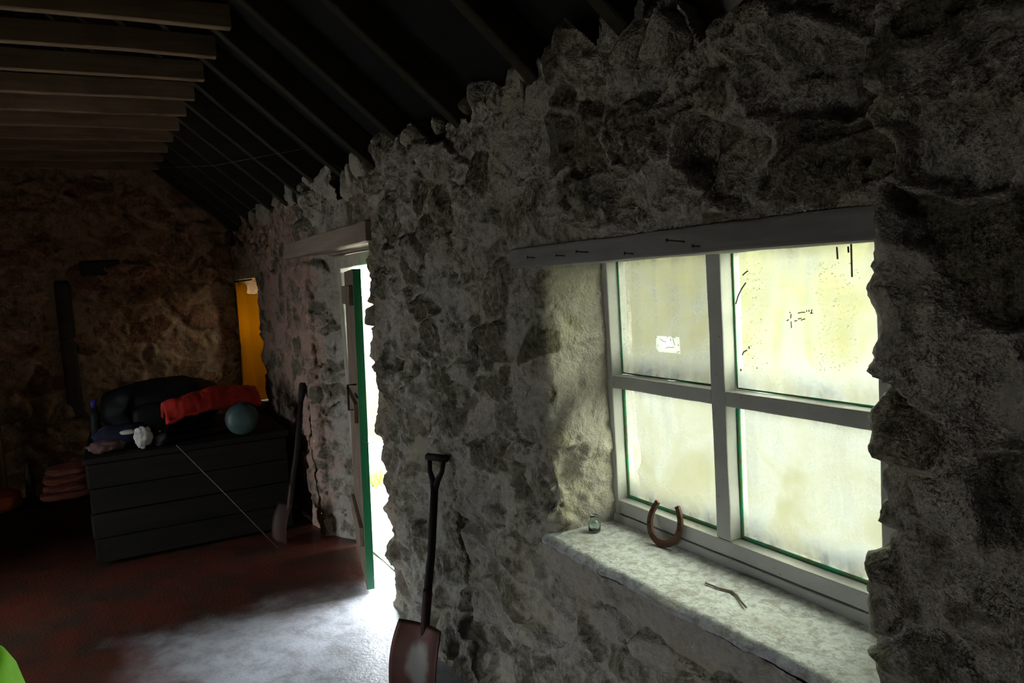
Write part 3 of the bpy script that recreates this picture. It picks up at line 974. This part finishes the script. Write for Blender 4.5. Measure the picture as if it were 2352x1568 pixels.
under(rough_box('frame_post', (HX - .09, .155, 0), (HX - .005, .23, 1.83), MAT['doorframe'], None, .004, .002, 8, 42), door)
under(rough_box('lintel', (DR[0] - .40, -.03, 1.925), (DR[1] + .10, .13, 2.03), MAT['doorlintel'], None, .006, .004, 12, 43), door)
under(rough_box('lintel_board', (DR[0] - .1, .132, 1.91), (DR[1] + .1, .34, 2.03), MAT['doorlintel'], None, .006, .004, 12, 44), door)
under(tube('latch_wire', [(-3.99, .05, .86), (-4.03, -.01, .845), (-4.05, -.03, .85), (-4.052, -.032, .88)], .002, MAT['nail']), door)
under(rough_box('threshold', (DR[0] + .1, .16, -.03), (DR[1] + .05, .36, .012), MAT['yard'], None, .006, .004, 8, 45), door)

# ------------------------------------------------------------------ outdoors
gx = np.meshgrid(np.linspace(-60, 40, 120), np.concatenate([np.linspace(.34, 14, 60), np.linspace(14.5, 90, 50)]))
Pq = np.stack([gx[0].ravel(), gx[1].ravel(), 0 * gx[0].ravel()], 1)
Pq[:, 2] = -.08 + .10 * np.maximum(Pq[:, 1] - 9, 0) + .05 * fbm(Pq, .5, 3, 9) * sstep(3, 6, Pq[:, 1])
tag(link('meadow', mesh_np('meadow', Pq, grid_faces(110, 120)), MAT['grass']), 'yellow green grass bank outside the window', 'grass', kind='stuff')


def yard_fn(u, v):
    x_ = -30 + u * 42; y_ = .34 + v * (1.3 + .3 * np.sin(x_ * .9)); return np.stack([x_, y_, 0 * x_ - .03], 1)


tag(sheet('yard_pavement', yard_fn, 120, 8, MAT['yard'], None, .04), 'pale paved strip outside the green door', kind='structure')


tag(sheet('back_yard', lambda u, v: np.stack([-40 + u * 70, -4.0 - v * 40, 0 * u - .03], 1), 30, 20, MAT['backyard'], None, .04), 'pale gravel ground behind the house', kind='structure')
rt = random.Random(9)
for (tx, ty, lb) in ((-6.3, .75, 'green weed tuft growing beyond the door gap'),):
    bm = bmesh.new()
    for i in range(46):
        a = rt.uniform(0, 6.28); l_ = rt.uniform(.10, .26); b0 = Vector((tx + rt.uniform(-.12, .12), ty + rt.uniform(-.08, .08), -.03))
        d = Vector((math.cos(a), math.sin(a), 0)); w_ = d.cross(Vector((0, 0, 1))) * .007
        p1 = b0 + d * l_ * .25 + Vector((0, 0, l_ * .7)); p2 = b0 + d * l_ * .6 + Vector((0, 0, l_ * .85))
        vs = [bm.verts.new(p) for p in (b0 - w_, b0 + w_, p1 + w_, p1 - w_, p2)]
        bm.faces.new(vs[:4]); bm.faces.new((vs[3], vs[2], vs[4]))
    tag(link('weed_tuft', bm_mesh('weed_tuft', bm), simple('weed_green', (.35, .45, .06), (.2, .3, .04), 9, .8)), lb, 'weed')

# ------------------------------------------------------------------ things on the window sill
SZ = .862
hs = empty('horseshoe', tuple(onZ(1516, 1258, SZ)))
pts = []
for i in range(41):
    t = -1 + 2 * i / 40; a = t * 2.35
    pts.append((.060 * math.sin(a) * (1.0 if abs(a) < 1.57 else 1 - .16 * (abs(a) - 1.57) ** 2), -.060 * math.cos(a) if abs(a) < 1.5 else -.060 * math.cos(1.5) + .075 * (abs(a) - 1.5)))
bm = bmesh.new(); rings = []
for i, (a, b) in enumerate(pts):
    p, n_ = pts[max(i - 1, 0)], pts[min(i + 1, 40)]
    t = Vector((n_[0] - p[0], 0, n_[1] - p[1])).normalized(); s_ = Vector((-t.z, 0, t.x))
    w_ = .0105 - .0035 * abs(i - 20) / 20
    c = Vector((a, 0, b + .0705))
    rings.append([bm.verts.new(c + s_ * sx * w_ + Vector((0, hy, 0))) for sx, hy in ((-1, -.005), (-.2, -.0042), (.0, -.0035), (.2, -.0042), (1, -.005), (1, .005), (-1, .005))])
for r0, r1 in zip(rings, rings[1:]):
    for j in range(7): bm.faces.new((r0[j], r0[(j + 1) % 7], r1[(j + 1) % 7], r1[j]))
bm.faces.new(rings[0]); bm.faces.new(rings[-1])
o = link('shoe', bm_mesh('shoe', bm, False), MAT['rust'], hs)
for sx in (-1, 1):
    for q_ in range(3):
        n_ = lathe('nail_hole', [(.0025, 0), (.0025, .001)], MAT['dark'], hs, 8, (sx * (.0595 - .002 * q_), -.0056, .062 + .018 * q_), (R90, 0, 0))
hs.rotation_euler = (math.radians(-16), 0, math.radians(8)); hs.location.y = .178; hs.location.z = SZ + .002
tag(hs, 'rusty horseshoe leaning open end up against the window frame', 'horseshoe')
jar = empty('glass_jar', (-2.035, .105, SZ + .001))
lathe('body', [(.017, 0), (.020, .003), (.020, .030), (.013, .038), (.011, .044), (.013, .048), (.013, .054), (.0115, .054), (.0095, .044), (.0115, .037), (.0185, .029), (.0185, .004), (.0, .003)], MAT['jar'], jar, 24)
tag(jar, 'small clear green-tinted glass bottle in the window corner', 'bottle')
tw = [onZ(*p, SZ + .004) for p in ((1620, 1338), (1650, 1350), (1682, 1358), (1694, 1368), (1700, 1378), (1714, 1394))]
tag(tube('twine', [Vector(p) for p in tw], [.0022, .0026, .003, .003, .0028, .002], MAT['twig']), 'short bent strand of grey twine on the window sill', 'twine')

# ------------------------------------------------------------------ shovels against the wall
def shovel(name, top, foot, label, blade_w, blade_l, mat_blade, roll, yh=True):
    top, foot = Vector(top), Vector(foot)
    ax = (top - foot).normalized(); Lt = (top - foot).length
    r = empty(name, foot)
    zax = ax; yax = Vector((0, 1, 0)); yax = (yax - zax * yax.dot(zax)).normalized(); xax = yax.cross(zax)
    rotm = Matrix((xax, yax, zax)).transposed().to_4x4() @ Matrix.Rotation(roll, 4, 'Z')
    r.rotation_euler = rotm.to_euler()
    r.location = foot

    def bl(u, v):
        w_ = blade_w / 2 * (1 - .10 * v ** 4) * (1 - .25 * np.maximum(.12 - v, 0) / .12)
        x_ = (u * 2 - 1) * w_
        return np.stack([x_, -.035 * (x_ / (blade_w / 2)) ** 2 - .02 * np.sin(v * 3.1) + .0 * v, v * blade_l], 1)
    b = sheet('blade', bl, 15, 17, mat_blade, r, .004)
    lathe('socket', [(.012, blade_l - .09), (.019, blade_l - .02), (.020, blade_l + .12), (.018, blade_l + .14)], MAT['bladered'], r, 14, (0, .004, 0))
    zt = Lt - .13 if yh else Lt
    tube('shaft', [(0, .004, blade_l + .10), (0, .010, (blade_l + zt) / 2), (0, .0, zt)], [.0175, .017, .0165], MAT['shaft'], r, 12)
    if yh:
        bm = bmesh.new()
        for sx in (-1, 1): tube_bm([(0, 0, zt - .03), (sx * .014, 0, zt + .02), (sx * .036, 0, zt + .06), (sx * .042, 0, zt + .115)], [.014, .013, .010, .010], 10, bm)
        link('yoke', bm_mesh('yoke', bm, True), MAT['shaft'], r)
        tube('grip', [(-.055, 0, zt + .115), (.055, 0, zt + .115)], .0155, MAT['shaft'], r, 12)
    else:
        tube('grip', [(0, 0, zt - .02), (0, 0, zt + .02), (0, 0, zt + .10), (0, 0, zt + .11)], [.017, .024, .026, .02], MAT['shaft'], r, 12)
    tag(r, label, 'shovel'); return r


shovel('shovel', (-2.945, -.055, .985), tuple(onZ(962, 1612, .01)), 'black Y-handled shovel with worn red blade beside the door', .27, .31, MAT['blade'], .4)
shovel('spade', (-5.36, -.05, .95), (-5.20, -.28, .01), 'dark straight-handled shovel leaning on the pinkish wall beyond the door', .24, .26, MAT['bladered'], .2, False)

# ------------------------------------------------------------------ things at the dim far end
ch = empty('wooden_chest', (-6.12, -.75, 0), math.radians(-2))
CW, CD, CH_ = .60, .62, .72      # half depth along x, half width along y
for i in range(4): box('plank', (CW - .02, -CD, .03 + i * .163), (CW + .012 * (i % 2), CD, .187 + i * .163), MAT['chest'], ch, .006)
for i in range(4): box('plank', (-CW, -CD - .01 * (i % 2), .03 + i * .163), (CW - .021, -CD + .02, .187 + i * .163), MAT['chest'], ch, .006)
box('side', (-CW, CD - .02, .03), (CW - .021, CD, .68), MAT['chest'], ch, .004)
box('back', (-CW, -CD + .021, .03), (-CW + .02, CD - .021, .68), MAT['chest'], ch, .004)
box('lid', (-CW - .02, -CD - .02, .682), (CW + .03, CD + .02, CH_), MAT['chest'], ch, .008)
tag(ch, 'dark plank chest below the far window holding camping gear', 'chest')
TZZ = .721


def red_fn(u, v):
    # draped over the stuff sack, falling towards the viewer
    c0 = onX(392, 955, -5.75); c1 = onX(600, 925, -6.15)
    x_ = -5.62 - .26 * u - .06 * v; y_ = -.90 + .66 * u
    arch = np.sin(np.clip(v, 0, 1) * math.pi * .5)
    z_ = .735 + .29 * np.sin(np.clip(.42 + .52 * u, 0, 1) * math.pi * .72) * np.power(np.sin(np.clip(.12 + v * .80, 0, 1) * math.pi), .55)
    x_ = x_ - .36 * (v - .15)
    P = np.stack([x_, y_, z_], 1)
    P[:, 2] += .03 * fbm(P * np.array([1.0, 2.2, 0]), 5, 3, 4)
    P[:, 2] = np.maximum(P[:, 2], .74)
    return P


tag(sheet('sleeping_bag', red_fn, 50, 40, MAT['red'], None, .03), 'bright red sleeping bag heaped on the dark chest', 'sleeping bag')
ss = empty('stuff_sack', (-5.575, -.42, TZZ + .116))
lathe('body', [(.0, -.13), (.07, -.128), (.10, -.11), (.108, -.06), (.108, .05), (.102, .09), (.085, .112), (.05, .124), (.0, .128)], MAT['teal'], ss, 30, (0, 0, 0), (0, R90, math.radians(-12)))
tube('strap', [(.10 * math.cos(a) * .2 - .02, .109 * math.sin(a), .109 * math.cos(a)) for a in np.linspace(0, 6.1, 24)], .006, MAT['black'], ss, 6)
tag(ss, 'round grey-green stuff sack beside the red sleeping bag', 'bag')
rs = empty('rucksack', (-6.46, -.86, TZZ))
blob('body', (0, 0, .17), (.24, .42, .20), MAT['black'], rs, .10, 2, 3, 4, -.168, .75)
blob('pocket', (.20, -.05, .12), (.08, .2, .11), MAT['black'], rs, .10, 2, 5, 3, None, .75)
tube('strap', [(.2, .2, .05), (.27, .2, .15), (.2, .18, .28)], .012, MAT['black'], rs, 8)
tag(rs, 'black rucksack lying on the chest behind the red sleeping bag', 'rucksack')
tw_ = empty('towel', (-5.60, -1.05, TZZ + .076))
blob('bundle', (0, 0, 0), (.045, .055, .07), MAT['white'], tw_, .22, 2.2, 8, 4)
blob('fold', (-.02, -.085, .045), (.025, .05, .016), MAT['white'], tw_, .2, 3, 9, 3)
tag(tw_, 'crumpled white towel at the front of the dark chest', 'towel')
pt = empty('tin_pot', (-5.63, -.945, TZZ + .046))
lathe('body', [(.0, -.045), (.042, -.042), (.046, .02), (.04, .04), (.0, .046)], simple('dull_pewter', (.16, .17, .19), None, 20, .4, .5), pt, 24)
lathe('knob', [(.008, .045), (.012, .055), (.0, .06)], MAT['white'], pt, 12)
tag(pt, 'small dark lidded pot between white towel and red sleeping bag', 'pot')
bt = empty('blue_bottle', (-6.10, -1.32, TZZ))
lathe('body', [(.03, 0), (.034, .004), (.034, .20), (.016, .25)], MAT['black'], bt, 20)
lathe('cap', [(.017, .25), (.018, .252), (.018, .30), (.014, .305)], MAT['blue'], bt, 16)
tag(bt, 'dark bottle with blue cap on the end of the chest', 'bottle')
nb = empty('cloth_bundle', (-5.86, -1.16, TZZ + .078))
blob('bundle', (0, 0, 0), (.07, .19, .07), MAT['navy'], nb, .15, 2, 12, 4)
tag(nb, 'navy cloth bundle lying on the chest behind the white towel', 'cloth')
sc = empty('scarf', (-5.64, -1.27, TZZ + .044))
blob('roll', (0, 0, 0), (.05, .11, .04), MAT['brown'], sc, .2, 3, 14, 4)
tag(sc, 'rolled brown patterned scarf on the corner of the chest', 'scarf')

# stick leaning on the chest
a, b = Vector(onZ(640, 1260, .01)), Vector(onX(405, 1022, -5.475)); 
tag(tube('walking_stick', [a, a.lerp(b, .5) + Vector((0, 0, .006)), b], [.0026, .003, .0026], MAT['twig'], None, 8), 'thin pale cane leaning from the floor against the chest', 'stick')

# curtain
cu = empty('curtain', (-7.3, -.03, .76))


def cur_fn(u, v):
    x_ = -7.66 + u * .76; tw2 = v
    x_ = x_ + .10 * (1 - u) * v * 0 - .05 * sstep(.55, 1, u) * (1 - v) * 1.6
    fold = .022 * np.sin(u * 26 + .8 * np.sin(v * 5)) * (.5 + .5 * v)
    y_ = -.055 + fold + .11 * sstep(.86, 1.0, u)
    z_ = 1.80 - v * 1.03 + .012 * np.sin(u * 19) - .10 * sstep(.62, .95, u) * (1 - v) ** 2
    return np.stack([x_ + 7.3, y_ + .03, z_ - .76], 1)


sheet('cloth', cur_fn, 90, 40, MAT['yellow'], cu, .003)
tube('rod', [(-.42, -.02, 1.055), (.47, -.02, 1.055)], .007, MAT['dark'], cu, 10)
tag(cu, 'yellow cloth curtain hanging over the far window', 'curtain')

# far left corner
bn = empty('low_bench', (-6.95, -1.72, 0), math.radians(8))
for i in range(3): box('seat_slat', (-.17 + i * .115, -.55, .170), (-.065 + i * .115, .40, .195), MAT['chest'], bn, .004)
for sx in (-1, 1):
    for sy in (-.48, .33): box('leg', (sx * .13 - .02, sy - .02, .0), (sx * .13 + .02, sy + .02, .169), MAT['chest'], bn, .003)
tag(bn, 'low dark slatted bench in the far left corner', 'bench')


def fold_fn(u, v):
    y_ = -1.70 + .30 * u; s_ = v * 2.0
    zz = .25 + .24 * v; xx = -6.68 - .10 * np.abs(((v * 2) % 1) - .5) * 1.6 + .03 * np.sin(u * 5)
    return np.stack([xx, y_ + .06 * np.abs(((v * 2) % 1) - .5), zz], 1)


fb = empty('folded_blanket', (-6.85, -1.58, .198))
for i, (w_, h_) in enumerate(((.17, .055), (.155, .05), (.165, .05), (.15, .05))):
    blob('fold', (.04 + .012 * (i % 2), .01 * i, .052 + i * .062), (.14, w_, .036), MAT['pink'], fb, .08, 2, 20 + i, 4, None, .7)
tag(fb, 'stack of folded pink blankets on the low bench', 'blanket')
oc = empty('cushion', (-6.80, -2.02, .198))
blob('pad', (0, 0, .075), (.17, .15, .075), MAT['orange'], oc, .08, 2, 31, 4, None, .7)
tag(oc, 'orange-red cushion on the left end of the low bench', 'cushion')
pb = empty('plastic_bottle', tuple(Vector((-6.98, -1.82, .198))))
lathe('body', [(.03, 0), (.035, .01), (.033, .08), (.035, .16), (.030, .22), (.013, .28), (.013, .31)], MAT['plastic'], pb, 22)
lathe('cap', [(.015, .30), (.015, .325), (.012, .328)], MAT['navy'], pb, 14)
tag(pb, 'clear plastic bottle standing behind the pink blankets', 'bottle')
p0 = onX(2, 1100, -7.55)
tag(rough_box('wooden_post', (-7.60, p0[1] - .10, 0), (-7.50, p0[1] + .04, 1.05), MAT['post'], None, .008, .004, 8, 66), 'brown wooden post at the left edge of the room', 'post')

# lime jacket over a stool, lower left corner
st = empty('stool', (-2.33, -1.71, .0))
lathe('seat', [(.0, .60), (.155, .60), (.165, .615), (.165, .635), (.15, .645), (.0, .645)], MAT['post'], st, 28)
for i in range(4):
    a = math.pi / 4 + i * R90; tube('leg', [(.12 * math.cos(a), .12 * math.sin(a), .60), (.17 * math.cos(a), .17 * math.sin(a), .0)], [.018, .014], MAT['post'], st, 10)
for i in range(4):
    a0 = math.pi / 4 + i * R90; a1 = a0 + R90; tube('stretcher', [(.148 * math.cos(a0), .148 * math.sin(a0), .25), (.148 * math.cos(a1), .148 * math.sin(a1), .25)], .009, MAT['post'], st, 8)
tag(st, 'wooden stool under the lime green jacket', 'stool')


def jk_fn(u, v):
    a = u * 2 * math.pi; r_ = v
    rr_ = .0 + np.minimum(v, .62) * .30 + np.maximum(v - .62, 0) * .12 + .018 * np.sin(a * 7) * sstep(.5, 1, v)
    z_ = .70 - .03 * v ** 2 - .62 * np.maximum(v - .55, 0) + .02 * np.sin(a * 3 + 2) * (1 - v)
    return np.stack([rr_ * np.cos(a), rr_ * np.sin(a), z_], 1)


jk = empty('jacket', (-2.33, -1.71, .115))
sheet('cloth', jk_fn, 80, 30, MAT['lime'], jk, .006)
for a_ in (3.6, 4.7):
    d_ = Vector((math.cos(a_), math.sin(a_), 0))
    tube('sleeve', [d_ * .20 + Vector((0, 0, .62)), d_ * .255 + Vector((0, 0, .50)), d_ * .27 + Vector((0, 0, .30)), d_ * .26 + Vector((0, 0, .12))], [.055, .06, .052, .045], MAT['lime'], jk, 14)
tube('collar', [(.06 * math.cos(q_), .06 * math.sin(q_) * 1.3, .695 + .01 * math.sin(q_ * 2)) for q_ in np.linspace(.4, 5.9, 20)], .016, MAT['lime'], jk, 8)
tag(jk, 'lime green high-visibility jacket in the lower left corner', 'jacket')

# cobweb strand in the roof
a, b = Vector(onX(352, 386, -5.9)), Vector(onY(700, 341, -.35))
tag(tube('cobweb_strand', [a, a.lerp(b, .5) + Vector((0, 0, -.03)), b], .0007, simple('cobweb', (.5, .5, .48), None, 9, .8, 0, 0), None, 5), 'thin pale cobweb strand under the dark rafters', 'cobweb')
